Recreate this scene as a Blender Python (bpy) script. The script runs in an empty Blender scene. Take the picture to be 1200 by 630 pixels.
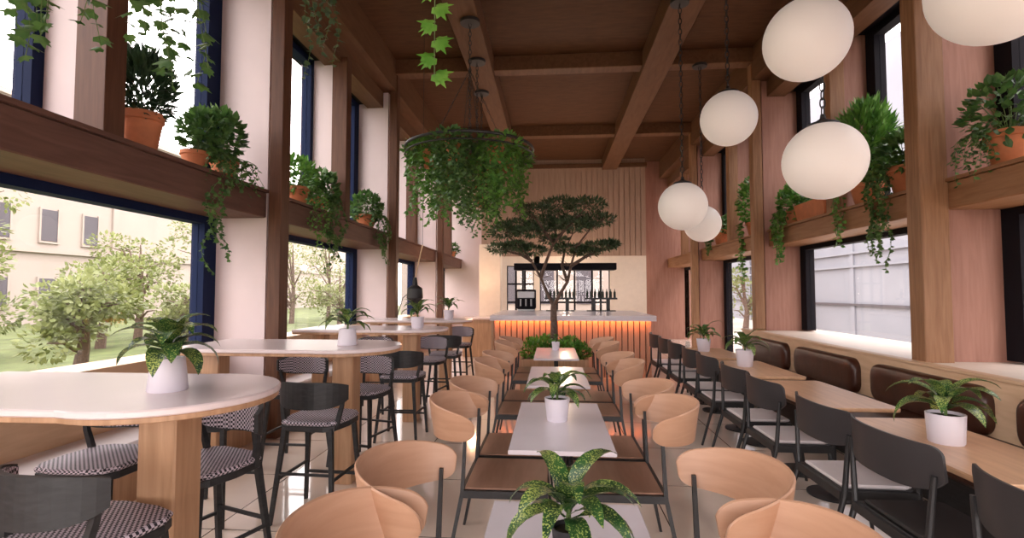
import bpy, math, random
from mathutils import Vector, Matrix
random.seed(11)
PI = math.pi
C = bpy.context.scene.collection
H = 1.6                                   # eye height

# ------------------------------------------------------------------ materials
def newmat(name):
    m = bpy.data.materials.new(name); m.use_nodes = True
    nt = m.node_tree
    return m, nt, nt.nodes['Principled BSDF']

def setp(b, **k):
    for a, v in k.items():
        n = a.replace('_', ' ')
        if n in b.inputs: b.inputs[n].default_value = v

def col(c): return (c[0], c[1], c[2], 1.0)

def mat_plain(name, c, rough=.5, metal=0.0, var=.0, scale=8, bump=0, spec=None):
    m, nt, b = newmat(name)
    setp(b, Base_Color=col(c), Roughness=rough, Metallic=metal)
    if spec is not None: b.inputs['Specular IOR Level'].default_value = spec
    if var or bump:
        tc = nt.nodes.new('ShaderNodeTexCoord')
        no = nt.nodes.new('ShaderNodeTexNoise'); no.inputs['Scale'].default_value = scale
        no.inputs['Detail'].default_value = 4
        nt.links.new(tc.outputs['Object'], no.inputs['Vector'])
        if var:
            r = nt.nodes.new('ShaderNodeValToRGB')
            r.color_ramp.elements[0].position = .3; r.color_ramp.elements[1].position = .7
            r.color_ramp.elements[0].color = col([max(0, x*(1-var)) for x in c])
            r.color_ramp.elements[1].color = col([min(1, x*(1+var)) for x in c])
            nt.links.new(no.outputs['Fac'], r.inputs['Fac'])
            nt.links.new(r.outputs['Color'], b.inputs['Base Color'])
        if bump:
            bp = nt.nodes.new('ShaderNodeBump'); bp.inputs['Strength'].default_value = bump
            bp.inputs['Distance'].default_value = .01
            nt.links.new(no.outputs['Fac'], bp.inputs['Height']); nt.links.new(bp.outputs['Normal'], b.inputs['Normal'])
    return m

def mat_wood(name, c1, c2, rough=.45, stretch=(14, 14, 1.2), bump=.12, spec=None):
    m, nt, b = newmat(name); setp(b, Roughness=rough)
    if spec is not None: b.inputs['Specular IOR Level'].default_value = spec
    tc = nt.nodes.new('ShaderNodeTexCoord'); mp = nt.nodes.new('ShaderNodeMapping')
    mp.inputs['Scale'].default_value = stretch
    no = nt.nodes.new('ShaderNodeTexNoise'); no.inputs['Scale'].default_value = 2.2; no.inputs['Detail'].default_value = 7
    no.inputs['Distortion'].default_value = .6
    r = nt.nodes.new('ShaderNodeValToRGB')
    r.color_ramp.elements[0].position = .32; r.color_ramp.elements[1].position = .68
    r.color_ramp.elements[0].color = col(c1); r.color_ramp.elements[1].color = col(c2)
    bp = nt.nodes.new('ShaderNodeBump'); bp.inputs['Strength'].default_value = bump; bp.inputs['Distance'].default_value = .004
    L = nt.links.new
    L(tc.outputs['Object'], mp.inputs['Vector']); L(mp.outputs['Vector'], no.inputs['Vector'])
    L(no.outputs['Fac'], r.inputs['Fac']); L(r.outputs['Color'], b.inputs['Base Color'])
    L(no.outputs['Fac'], bp.inputs['Height']); L(bp.outputs['Normal'], b.inputs['Normal'])
    return m

def mat_emit(name, c, s):
    m, nt, b = newmat(name)
    setp(b, Base_Color=col(c), Roughness=.5)
    b.inputs['Emission Color'].default_value = col(c); b.inputs['Emission Strength'].default_value = s
    return m

def mat_leaf(name, c1, c2, rough=.45, trans=.25, scale=9, speckle=None):
    m, nt, b = newmat(name); setp(b, Roughness=rough)
    tc = nt.nodes.new('ShaderNodeTexCoord')
    no = nt.nodes.new('ShaderNodeTexNoise'); no.inputs['Scale'].default_value = scale; no.inputs['Detail'].default_value = 2
    r = nt.nodes.new('ShaderNodeValToRGB')
    r.color_ramp.elements[0].position = .35; r.color_ramp.elements[1].position = .65
    r.color_ramp.elements[0].color = col(c1); r.color_ramp.elements[1].color = col(c2)
    L = nt.links.new
    L(tc.outputs['Object'], no.inputs['Vector']); L(no.outputs['Fac'], r.inputs['Fac'])
    src = r.outputs['Color']
    if speckle:
        n2 = nt.nodes.new('ShaderNodeTexNoise'); n2.inputs['Scale'].default_value = 170; n2.inputs['Detail'].default_value = 3
        r2 = nt.nodes.new('ShaderNodeValToRGB')
        r2.color_ramp.elements[0].position = .54; r2.color_ramp.elements[1].position = .60
        n3 = nt.nodes.new('ShaderNodeTexNoise'); n3.inputs['Scale'].default_value = 7
        ad = nt.nodes.new('ShaderNodeMath'); ad.operation = 'MULTIPLY_ADD'; ad.inputs[1].default_value = .35; 
        L(tc.outputs['Object'], n2.inputs['Vector']); L(tc.outputs['Object'], n3.inputs['Vector'])
        L(n3.outputs['Fac'], ad.inputs[0]); L(n2.outputs['Fac'], ad.inputs[2])
        sb = nt.nodes.new('ShaderNodeMath'); sb.operation = 'SUBTRACT'; sb.inputs[1].default_value = .165
        L(ad.outputs[0], sb.inputs[0]); L(sb.outputs[0], r2.inputs['Fac'])
        mx = nt.nodes.new('ShaderNodeMix'); mx.data_type = 'RGBA'
        L(r2.outputs['Color'], mx.inputs[0]); L(src, mx.inputs[6]); mx.inputs[7].default_value = col(speckle)
        src = mx.outputs[2]
    L(src, b.inputs['Base Color'])
    tr = nt.nodes.new('ShaderNodeBsdfTranslucent'); L(src, tr.inputs['Color'])
    ms = nt.nodes.new('ShaderNodeMixShader'); ms.inputs[0].default_value = trans
    L(b.outputs[0], ms.inputs[1]); L(tr.outputs[0], ms.inputs[2])
    L(ms.outputs[0], nt.nodes['Material Output'].inputs['Surface'])
    return m

def mat_weave(name, c1, c2, s=.011):
    m, nt, b = newmat(name); setp(b, Roughness=.7)
    tc = nt.nodes.new('ShaderNodeTexCoord'); mp = nt.nodes.new('ShaderNodeMapping')
    mp.inputs['Scale'].default_value = (1/s, 1/s, 1/s); mp.inputs['Location'].default_value = (.013, .017, .37)
    ck = nt.nodes.new('ShaderNodeTexChecker'); ck.inputs['Scale'].default_value = 1.0
    ck.inputs['Color1'].default_value = col(c1); ck.inputs['Color2'].default_value = col(c2)
    L = nt.links.new
    L(tc.outputs['Object'], mp.inputs['Vector']); L(mp.outputs['Vector'], ck.inputs['Vector']); L(ck.outputs['Color'], b.inputs['Base Color'])
    return m

def mat_glass(name, tint=(1, 1, 1), refl=.06):
    m, nt, b = newmat(name); nt.nodes.remove(b)
    tr = nt.nodes.new('ShaderNodeBsdfTransparent'); tr.inputs['Color'].default_value = col(tint)
    gl = nt.nodes.new('ShaderNodeBsdfGlossy'); gl.inputs['Roughness'].default_value = .02
    lw = nt.nodes.new('ShaderNodeLayerWeight'); lw.inputs['Blend'].default_value = .5
    pw = nt.nodes.new('ShaderNodeMath'); pw.operation = 'POWER'; pw.inputs[1].default_value = 5
    ma = nt.nodes.new('ShaderNodeMath'); ma.operation = 'MULTIPLY_ADD'; ma.inputs[1].default_value = .5; ma.inputs[2].default_value = .03
    ms = nt.nodes.new('ShaderNodeMixShader')
    L = nt.links.new
    L(lw.outputs['Facing'], pw.inputs[0]); L(pw.outputs[0], ma.inputs[0]); L(ma.outputs[0], ms.inputs[0]); L(tr.outputs[0], ms.inputs[1]); L(gl.outputs[0], ms.inputs[2])
    L(ms.outputs[0], nt.nodes['Material Output'].inputs['Surface'])
    return m

def mat_floor(name):
    m, nt, b = newmat(name); setp(b, Roughness=.10, Coat_Weight=.5, Coat_Roughness=.06)
    geo = nt.nodes.new('ShaderNodeNewGeometry'); sx = nt.nodes.new('ShaderNodeSeparateXYZ')
    L = nt.links.new
    L(geo.outputs['Position'], sx.inputs[0])
    def joint(sock, off):
        a = nt.nodes.new('ShaderNodeMath'); a.operation = 'ADD'; a.inputs[1].default_value = off
        d = nt.nodes.new('ShaderNodeMath'); d.operation = 'PINGPONG'; d.inputs[1].default_value = .515
        l = nt.nodes.new('ShaderNodeMath'); l.operation = 'LESS_THAN'; l.inputs[1].default_value = .0045
        L(sock, a.inputs[0]); L(a.outputs[0], d.inputs[0]); L(d.outputs[0], l.inputs[0]); return l
    jx = joint(sx.outputs[0], 1.26); jy = joint(sx.outputs[1], -4.4)
    mxm = nt.nodes.new('ShaderNodeMath'); mxm.operation = 'MAXIMUM'; L(jx.outputs[0], mxm.inputs[0]); L(jy.outputs[0], mxm.inputs[1])
    no = nt.nodes.new('ShaderNodeTexNoise'); no.inputs['Scale'].default_value = 1.7; no.inputs['Detail'].default_value = 5
    L(geo.outputs['Position'], no.inputs['Vector'])
    r = nt.nodes.new('ShaderNodeValToRGB')
    r.color_ramp.elements[0].position = .3; r.color_ramp.elements[1].position = .7
    r.color_ramp.elements[0].color = col((.80, .66, .55)); r.color_ramp.elements[1].color = col((.88, .75, .64))
    L(no.outputs['Fac'], r.inputs['Fac'])
    mx = nt.nodes.new('ShaderNodeMix'); mx.data_type = 'RGBA'
    L(mxm.outputs[0], mx.inputs[0]); L(r.outputs['Color'], mx.inputs[6]); mx.inputs[7].default_value = col((.10, .07, .055))
    L(mx.outputs[2], b.inputs['Base Color'])
    return m

M = {}
M['floor'] = mat_floor('polished_tile')
M['plaster'] = mat_plain('pale_pink_plaster', (.66, .54, .54), .6, var=.04, scale=2)
M['plaster_r'] = mat_wood('rose_wood_panel', (.30, .148, .108), (.375, .195, .145), .55, (9, 9, .8), spec=.25)
M['ceil'] = mat_wood('ceiling_panel', (.078, .033, .015), (.108, .047, .022), .65, (1.5, 8, 8), .05, spec=.15)
M['beam'] = mat_wood('brown_beam', (.118, .053, .026), (.155, .074, .038), .55, (6, 1, 6), .06, spec=.2)
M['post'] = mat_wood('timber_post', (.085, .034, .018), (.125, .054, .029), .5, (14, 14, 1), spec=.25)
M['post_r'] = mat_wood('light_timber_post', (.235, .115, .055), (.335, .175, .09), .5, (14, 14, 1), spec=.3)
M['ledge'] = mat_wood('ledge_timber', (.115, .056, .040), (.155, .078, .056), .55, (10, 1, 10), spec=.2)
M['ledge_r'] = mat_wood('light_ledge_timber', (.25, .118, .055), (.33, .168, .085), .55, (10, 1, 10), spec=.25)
M['frame'] = mat_plain('dark_navy_frame', (.007, .014, .048), .75, spec=.15)
M['frame_r'] = mat_plain('black_frame', (.008, .007, .010), .75, spec=.15)
M['glass'] = mat_glass('window_glass')
M['black'] = mat_plain('black_steel', (.018, .017, .018), .45)
M['blackwood'] = mat_wood('black_stained_wood', (.011, .012, .013), (.028, .028, .030), .5, (6, 6, 20))
M['chairback'] = mat_plain('charcoal_chair_shell', (.033, .030, .032), .42)
M['weave'] = mat_weave('houndstooth_weave', (.015, .014, .022), (.62, .55, .62), .0125)
M['seatpad'] = mat_plain('pale_seat_pad', (.72, .66, .66), .7, var=.03)  # bench cushion colour; on the chairs its paleness stands for sunlight
M['darkpad'] = mat_plain('black_seat_pad', (.015, .012, .012), .6)
M['bent'] = mat_wood('bent_tan_plywood', (.53, .30, .185), (.59, .345, .22), .42, (2, 2, 14), .0)
M['seatwood'] = mat_wood('brown_seat_leather', (.30, .165, .11), (.37, .21, .145), .42, (1, 8, 8), .03)
M['marble'] = mat_plain('lilac_white_top', (.74, .68, .72), .22, var=.05, scale=2.5)
M['bartop'] = mat_plain('rose_white_top', (.84, .72, .71), .24, var=.04, scale=1.5)
M['oak'] = mat_wood('oak', (.42, .24, .13), (.56, .34, .20), .4, (12, 12, 1))
M['oaktop'] = mat_wood('oak_top', (.58, .34, .19), (.72, .45, .27), .3, (10, 1, 10), .03)
M['panel'] = mat_wood('pale_wood_panel', (.62, .41, .25), (.74, .52, .34), .5, (6, 1, 6), .04)
M['cream'] = mat_plain('cream_stone', (.80, .70, .60), .4, var=.03)
M['leather'] = mat_plain('dark_brown_leather', (.055, .017, .009), .33, var=.35, scale=6, bump=.3)
M['slat'] = mat_wood('bar_front_slats', (.46, .27, .18), (.55, .34, .23), .5, (20, 20, 1))
M['clad'] = mat_wood('back_wall_cladding', (.38, .25, .185), (.45, .31, .235), .5, (20, 20, 1))
M['led'] = mat_emit('orange_led', (1.0, .27, .06), 26.0)
M['white'] = mat_plain('white_ceramic', (.78, .73, .80), .35)
M['terra'] = mat_plain('terracotta', (.58, .20, .085), .7, var=.12, scale=9)
M['soil'] = mat_plain('soil', (.04, .025, .015), .9)
M['globe'] = mat_emit('opal_glass', (.86, .77, .71), .20)
M['ivy'] = mat_leaf('ivy_leaf', (.035, .10, .025), (.11, .22, .05))
M['ivyb'] = mat_leaf('bright_ivy_leaf', (.10, .28, .03), (.22, .44, .07), trans=.4)
M['dark'] = mat_leaf('dark_needle_leaf', (.015, .045, .022), (.05, .10, .04), trans=.15)
M['fern'] = mat_leaf('mid_green_leaf', (.06, .18, .03), (.17, .37, .06))
M['tree'] = mat_leaf('pine_green_leaf', (.045, .085, .04), (.11, .17, .08), trans=.25)
M['varieg'] = mat_leaf('speckled_leaf', (.012, .05, .018), (.04, .13, .03), .32, .15, 12, (.42, .50, .14))
M['stem'] = mat_plain('green_stem', (.10, .16, .04), .6)
M['bark'] = mat_plain('grey_brown_bark', (.13, .085, .065), .85, var=.3, scale=20, bump=.4)
M['outleaf'] = mat_leaf('yellow_green_leaf', (.13, .16, .045), (.30, .33, .13), trans=.4, scale=1.5)  # yellow-green foliage of the trees outside
M['facade'] = mat_plain('cream_render', (.33, .275, .24), .85, var=.03, scale=.4)
M['facade_r'] = mat_plain('pale_grey_render', (.25, .255, .29), .85, var=.05, scale=.5)
M['shutter'] = mat_plain('grey_shutter', (.07, .06, .07), .7)
M['ground'] = mat_plain('pale_paving', (.55, .49, .42), .85, var=.1, scale=.5)
M['lawn'] = mat_plain('lawn_green', (.10, .125, .04), .9, var=.35, scale=1.2)
M['bottle'] = mat_plain('dark_bottle_glass', (.02, .03, .02), .1)
M['steelgrey'] = mat_plain('grey_metal', (.30, .29, .29), .35, .6)

# ------------------------------------------------------------------ mesh helpers
class MB:
    def __init__(s): s.v = []; s.f = []
    def face(s, pts):
        n = len(s.v); s.v += [tuple(p) for p in pts]; s.f.append(tuple(range(n, n+len(pts))))
    def box(s, x0, x1, y0, y1, z0, z1, bev=0, M4=None):
        if bev:
            b = min(bev, (x1-x0)/2.01, (y1-y0)/2.01, (z1-z0)/2.01)
            rings = []
            for z, i in ((z0, b), (z0+b, 0), (z1-b, 0), (z1, b)):
                k = b if i == 0 else b
                o = i
                rings.append([(x0+o+(b if not i else b*.6), y0+o, z), (x1-o-(b if not i else b*.6), y0+o, z), (x1-o, y0+o+(b if not i else b*.6), z), (x1-o, y1-o-(b if not i else b*.6), z),
                              (x1-o-(b if not i else b*.6), y1-o, z), (x0+o+(b if not i else b*.6), y1-o, z), (x0+o, y1-o-(b if not i else b*.6), z), (x0+o, y0+o+(b if not i else b*.6), z)])
            s.rings(rings, M4=M4); return s
        p = [Vector(q) for q in ((x0,y0,z0),(x1,y0,z0),(x1,y1,z0),(x0,y1,z0),(x0,y0,z1),(x1,y0,z1),(x1,y1,z1),(x0,y1,z1))]
        if M4: p = [M4 @ q for q in p]
        n = len(s.v); s.v += [tuple(q) for q in p]
        s.f += [tuple(n+i for i in q) for q in ((0,3,2,1),(4,5,6,7),(0,1,5,4),(1,2,6,5),(2,3,7,6),(3,0,4,7))]
        return s
    def rings(s, rings, cap=True, M4=None, closed=False):
        n0 = len(s.v); k = len(rings[0])
        for r in rings:
            s.v += [tuple(M4 @ Vector(p)) if M4 else tuple(p) for p in r]
        R = len(rings)
        for i in range(R if closed else R-1):
            for j in range(k):
                a = n0+i*k+j; b = n0+i*k+(j+1) % k
                c = n0+((i+1) % R)*k+(j+1) % k; d = n0+((i+1) % R)*k+j
                s.f.append((a, b, c, d))
        if cap and not closed:
            s.f.append(tuple(n0+j for j in reversed(range(k)))); s.f.append(tuple(n0+(R-1)*k+j for j in range(k)))
        return s
    def lathe(s, prof, cx=0, cy=0, n=28, cap=True, M4=None, flute=0):
        s.rings([[(cx+r*(1+(flute if j % 2 else 0))*math.cos(2*PI*j/n), cy+r*(1+(flute if j % 2 else 0))*math.sin(2*PI*j/n), z) for j in range(n)] for r, z in prof], cap, M4); return s
    def tube(s, pts, rad, n=8, closed=False, sq=False):
        pts = [Vector(p) for p in pts]; R = len(pts)
        if not isinstance(rad, (list, tuple)): rad = [rad]*R
        rings = []; up = None
        for i, p in enumerate(pts):
            if closed: t = pts[(i+1) % R]-pts[i-1]
            else: t = pts[min(i+1, R-1)]-pts[max(i-1, 0)]
            t.normalize()
            if up is None:
                up = Vector((0, 0, 1)) if abs(t.z) < .9 else Vector((0, 1, 0))
            a = t.cross(up)
            if a.length < 1e-4: a = t.orthogonal()
            a.normalize(); b = a.cross(t); b.normalize(); up = b
            o = PI/n if sq else 0
            rings.append([tuple(p+(a*math.cos(2*PI*j/n+o)+b*math.sin(2*PI*j/n+o))*rad[i]) for j in range(n)])
        s.rings(rings, not closed, None, closed); return s
    def prism(s, outline, z0, z1, M4=None):
        s.rings([[(x, y, z0) for x, y in outline], [(x, y, z1) for x, y in outline]], True, M4); return s
    def slab(s, outline, z0, z1, b=.006):
        cx = sum(p[0] for p in outline)/len(outline); cy = sum(p[1] for p in outline)/len(outline)
        def off(d):
            r = []
            n = len(outline)
            for i in range(n):
                x0, y0 = outline[i-1]; x1, y1 = outline[i]; x2, y2 = outline[(i+1) % n]
                tx, ty = x2-x0, y2-y0; l = math.hypot(tx, ty) or 1
                r.append((x1-ty/l*d, y1+tx/l*d))
            return r
        rr = [(off(b), z0), (outline, z0+b), (outline, z1-b), (off(b), z1)]
        s.rings([[(x, y, z) for x, y in o] for o, z in rr]); return s
    def build(s, name, mat, parent=None, smooth=False):
        me = bpy.data.meshes.new(name); me.from_pydata(s.v, [], s.f); me.update()
        if smooth:
            me.polygons.foreach_set('use_smooth', [True]*len(me.polygons))
            try: me.set_sharp_from_angle(angle=math.radians(40))
            except Exception: pass
        me.materials.append(M[mat] if isinstance(mat, str) else mat)
        o = bpy.data.objects.new(name, me); C.objects.link(o)
        if parent: o.parent = parent
        return o

def tag(o, label=None, cat=None, group=None, kind=None):
    if label: o['label'] = label
    if cat: o['category'] = cat
    if group: o['group'] = group
    if kind: o['kind'] = kind
    return o
def thing(name, label, cat, loc=(0, 0, 0), rz=0, group=None):
    o = bpy.data.objects.new(name, None); C.objects.link(o); o.location = loc; o.rotation_euler = (0, 0, rz)
    o.empty_display_size = .05
    return tag(o, label, cat, group)
def copy_tree(o, parent=None):
    c = o.copy(); C.objects.link(c)
    if parent: c.parent = parent
    for ch in [x for x in bpy.data.objects if x.parent == o]: copy_tree(ch, c)
    return c
def place(proto, first, loc, rz, label, group=None):
    o = proto if first else copy_tree(proto)
    o.location = loc; o.rotation_euler = (0, 0, rz); o['label'] = label
    if group: o['group'] = group
    return o
def struct(name, mb, mat, parent=None, smooth=False):
    o = mb.build(name, mat, parent, smooth)
    if parent is None: o['kind'] = 'structure'
    return o
def R(a): return math.radians(a)

# ------------------------------------------------------------------ room shell
XL, XR = -3.0, 3.69                # inner faces of the posts
GL, GR = -3.86, 4.58               # glass planes
Y0, Y1 = -2.9, 18.2
POSTS = [-2.9, 1.3, 5.5, 9.7, 13.9, 18.1]
MIDS = [-.8, 3.4, 7.6, 11.8, 16.0]
MIDL = [-.8, 3.48, 7.78, 11.9, 16.1]
ZC = 6.12
struct('floor', MB().box(-4.1, 4.8, -3.2, 18.6, -.12, 0), 'floor')
ce = MB()
ce.box(-4.1, 4.8, -3.2, 18.6, ZC, ZC+.15)
struct('ceiling', ce, 'ceil')
def wall_side(name, sgn, xi, xg, mat):
    w = MB()
    def bx(a, b, y0, y1, z0, z1): w.box(min(a, b), max(a, b), y0, y1, z0, z1)
    xf = xi+sgn*.2
    for y in POSTS: bx(xf, xg+sgn*.24, y, y+.14, 0, ZC)
    for y in (MIDL if sgn < 0 else MIDS): bx(xf+sgn*.21, xg+sgn*.24, y, y+.14, 2.745, ZC)
    return w
struct('wall_left', wall_side('wall_left', -1, XL, GL+.1, 'plaster'), 'plaster')
struct('wall_right', wall_side('wall_right', 1, XR, GR-.1, 'plaster_r'), 'plaster_r')
# sill walls below the windows
w = MB()
w.box(-4.08, -3.66, -3.0, 18.2, 0, .98)
struct('trim_1', w, 'panel')
w = MB(); w.box(3.70, 4.8, -3.0, 9.7, 0, .9); struct('trim_2', w, 'cream')
n_trim = [3]
def trim(mb, mat):
    o = struct('trim_%d' % n_trim[0], mb, mat); n_trim[0] += 1; return o
# posts
for y in POSTS:
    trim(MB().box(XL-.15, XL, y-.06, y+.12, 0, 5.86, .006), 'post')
    wr = .27 if y < 7 else .17
    trim(MB().box(XR, XR+wr, y-(.09 if y < 7 else .05), y+.12, 0, 5.86, .008), 'post_r')
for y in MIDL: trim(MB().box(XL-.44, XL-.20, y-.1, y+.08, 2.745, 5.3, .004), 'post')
for y in MIDS: trim(MB().box(XR+.26, XR+.46, y-.1, y+.08, 2.735, 5.3, .004), 'post_r')
# ceiling beams
for y in POSTS:
    trim(MB().box(-3.35, 4.05, y-.12, y+.16, 5.84, ZC, .01), 'beam')
trim(MB().box(-1.56, -1.10, -3, 17.5, 5.75, ZC, .01), 'beam')
trim(MB().box(1.70, 2.20, -3, 17.5, 5.75, ZC, .01), 'beam')
# stepped cornice beams above the windows
for s, xi in ((-1, XL), (1, XR)):
    a, b = xi+s*.02, xi+s*.32
    trim(MB().box(min(a, b), max(a, b), -3, 18.2, 5.52, ZC), 'beam')
    a, b = xi+s*.30, xi+s*.62
    trim(MB().box(min(a, b), max(a, b), -3, 18.2, 5.22, ZC), 'beam')
    a, b = xi+s*.6, xi+s*1.1
    trim(MB().box(min(a, b), max(a, b), -3, 18.2, 5.3, ZC), 'frame_r')
# planter ledges, one per bay and side
for i in range(5):
    y0, y1 = POSTS[i]+.14, POSTS[i+1]-.01
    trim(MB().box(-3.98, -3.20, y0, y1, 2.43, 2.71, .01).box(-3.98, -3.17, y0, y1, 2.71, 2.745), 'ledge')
    trim(MB().box(3.96, 4.70, y0, y1, 2.43, 2.70, .01).box(3.93, 4.70, y0, y1, 2.70, 2.735), 'ledge_r')
# windows
wn = [1]
def window(s, xg, y0, y1, z0, z1, fm, jamb=.2, head=.1):
    e = bpy.data.objects.new('window_%d' % wn[0], None); C.objects.link(e); e['kind'] = 'structure'; wn[0] += 1
    e.location = (xg, (y0+y1)/2, z0)
    ox, oy, oz = e.location
    f = MB()
    def bx(a, b, c, d, g, h): f.box(min(a, b)-ox, max(a, b)-ox, c-oy, d-oy, g-oz, h-oz)
    a, b = xg-s*.07, xg+s*.08
    bx(a, b, y1-jamb, y1, z0, z1); bx(a, b, y0, y0+.06, z0, z1)
    bx(a, b, y0+.06, y1-jamb, z1-head, z1)
    f.build('window_frame', fm, e)
    g = MB(); g.box(-.006, .006, y0+.06-oy, y1-jamb-oy, 0, z1-head-oz); g.build('pane', 'glass', e)
for i in range(5):
    y0, y1 = POSTS[i]+.14, POSTS[i+1]
    window(-1, GL, y0, y1, .98, 2.45, 'frame')
    window(1, GR, y0, y1, (.92 if i < 3 else .06), 2.45, 'frame_r')
    window(-1, GL, y0, MIDL[i], 2.75, 5.3, 'frame', .09)
    window(-1, GL, MIDL[i]+.14, y1, 2.75, 5.3, 'frame', .22)
    window(1, GR, y0, MIDS[i], 2.74, 5.3, 'frame_r', .2)
    window(1, GR, MIDS[i]+.14, y1, 2.74, 5.3, 'frame_r', .2)
# unseen rear glazing behind the camera, added for fill light
e = bpy.data.objects.new('window_%d' % wn[0], None); C.objects.link(e); e['kind'] = 'structure'; e.location = (0, -3.1, 0); wn[0] += 1
f = MB()
for x in (-4.0, -2.4, -.8, .8, 2.4, 4.0, 4.6): f.box(x-.05, x+.05, -.06, .06, 0, 3.2)
for z in (.05, 2.6, 3.15): f.box(-4.0, 4.6, -.05, .05, z-.05, z+.05)
f.build('window_frame', 'frame', e); MB().box(-4, 4.6, -.006, .006, .1, 3.1).build('pane', 'glass', e)
struct('wall_front_light_block', MB().box(-4.1, 4.8, -3.2, -3.0, 3.2, ZC), 'plaster')  # unseen upper wall, made solid to cut light from the rear
# back wall: clad upper part, cream piers and a glazed shopfront below
bw = MB()
bw.box(-2.42, 3.15, 17.45, 17.6, 2.82, ZC)
for k in range(31):
    x = -2.42+k*.18
    bw.box(x+.012, x+.168, 17.42, 17.46, 2.82, 5.84)
struct('wall_back', bw, 'clad')
struct('trim_%d' % n_trim[0], MB().box(-2.46, 3.19, 17.36, 17.6, 5.82, 5.96), 'beam'); n_trim[0] += 1
pi = MB()
struct('wall_back_left', MB().box(-4.1, -2.42, 17.9, 18.4, 0, ZC), 'plaster'); struct('wall_back_right', MB().box(3.15, 4.8, 17.9, 18.4, 0, ZC), 'plaster_r')
pi.box(-2.42, -1.55, 17.45, 17.7, 0, 2.82); pi.box(-.62, -.42, 17.45, 17.7, 0, 2.82); pi.box(1.95, 3.15, 17.45, 17.7, 0, 2.82)
pi.box(-1.55, 1.95, 17.45, 17.7, 2.5, 2.82)
struct('wall_back_lower', pi, 'cream')
def backwin(x0, x1, z0, z1, nx, nz):
    e = bpy.data.objects.new('window_%d' % wn[0], None); C.objects.link(e); e['kind'] = 'structure'; wn[0] += 1
    e.location = ((x0+x1)/2, 17.6, z0); w_, h_ = x1-x0, z1-z0
    f = MB()
    for i in range(nx+1): x = -w_/2+w_*i/nx; f.box(x-.03, x+.03, -.04, .04, 0, h_)
    for k in range(nz+1): z = h_*k/nz; f.box(-w_/2, w_/2, -.035, .035, max(0, z-.03), z+.03)
    f.build('window_frame', 'frame_r', e); MB().box(-w_/2, w_/2, -.005, .005, .0, h_).build('pane', 'glass', e)
backwin(-1.55, -.62, 0, 2.5, 3, 4)
backwin(-.42, 1.95, 0, 2.5, 4, 2)

# ------------------------------------------------------------------ outside
gd = MB().box(-60, 60, -40, 90, -.5, -.3); tag(gd.build('ground', 'ground'), 'pale paved ground outside the windows', 'ground', kind='structure')
lw_ = MB().box(-29.9, -4.5, -20, 70, -.3, -.27).build('lawn', 'lawn'); tag(lw_, 'green lawn strip outside the left windows', 'lawn', kind='structure')
bt = thing('building', 'cream rendered building with grey shuttered windows across the street beyond the tree tops', 'building', (-30, 30, -.3))
b = MB().box(-8, 0, -45, 45, 0, 13)
b.build('facade', 'facade', bt)
cn = MB()
for z in (4.2, 8.4, 12.8): cn.box(0, .22, -45, 45, z, z+.28)
cn.box(0, .12, 2.6, 3.1, 0, 13); cn.build('cornice', 'facade', bt)
for j, zz in enumerate(((1.1, 2.7), (4.95, 6.8), (9.2, 11.0))):
    for k in range(6):
        y = -13.3+k*2.75
        s = MB().box(.0, .06, y, y+1.02, zz[0], zz[1])
        sh = s.build('shuttered_window', 'shutter', bt)
        fr = MB(); fr.box(0, .09, y-.1, y, zz[0]-.1, zz[1]+.1); fr.box(0, .09, y+1.02, y+1.12, zz[0]-.1, zz[1]+.1); fr.box(0, .14, y-.12, y+1.14, zz[0]-.16, zz[0]-.06)
        fr.build('window_surround', 'facade', sh)
bt = thing('building', 'pale grey building with a dark rail line outside the windows above the leather banquette', 'building', (13.5, 20, -.3))
MB().box(0, 6, -30, 30, 0, 12).build('facade', 'facade_r', bt)
c2 = MB(); c2.box(-.1, 0, -30, 30, 1.28, 1.38); c2.build('rail', 'shutter', bt)
c2 = MB()
for z in (3.0, 3.6, 5.2): c2.box(-.12, 0, -30, 30, z, z+.1)
for y in range(-28, 30, 4): c2.box(-.08, 0, y, y+.25, 0, 12)
c2.build('pilaster', 'facade_r', bt)
bt = thing('building', 'cream building with tall windows seen through the glazed shopfront behind the bar', 'building', (0, 30, -.3))
MB().box(-9, 9, 0, 6, 0, 11).build('facade', 'facade', bt)
for k in range(7):
    MB().box(-7.4+k*2.2, -6.5+k*2.2, -.06, 0, 1.2, 3.4).build('window', 'shutter', bt)

# ------------------------------------------------------------------ leaves
IVY = [(0, 0), (.28, -.12), (.5, .12), (.33, .34), (.42, .58), (.14, .6), (0, 1.0), (-.14, .6), (-.42, .58), (-.33, .34), (-.5, .12), (-.28, -.12)]
OVAL = [(0, 0), (.3, .3), (.27, .62), (0, 1.0), (-.27, .62), (-.3, .3)]
NEED = [(0, 0), (.13, .4), (0, 1.0), (-.13, .4)]
PALM = [(0, 0), (.30, .02), (.62, .28), (.34, .30), (.5, .72), (.16, .52), (0, 1.0), (-.16, .52), (-.5, .72), (-.34, .30), (-.62, .28), (-.30, .02)]
def leaf(mb, p, d, n, size, shape):
    d = d.normalized(); s_ = d.cross(n)
    if s_.length < 1e-3: s_ = d.orthogonal()
    s_.normalize(); n2 = s_.cross(d)
    k = len(mb.v)
    for x, y in shape:
        q = p+s_*(x*size)+d*(y*size)+n2*(-abs(x)*.35*size - y*y*.18*size)
        mb.v.append(tuple(q))
    mb.f.append(tuple(range(k, k+len(shape))))
def rnd3(): return Vector((random.uniform(-1, 1), random.uniform(-1, 1), random.uniform(-1, 1)))
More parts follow.
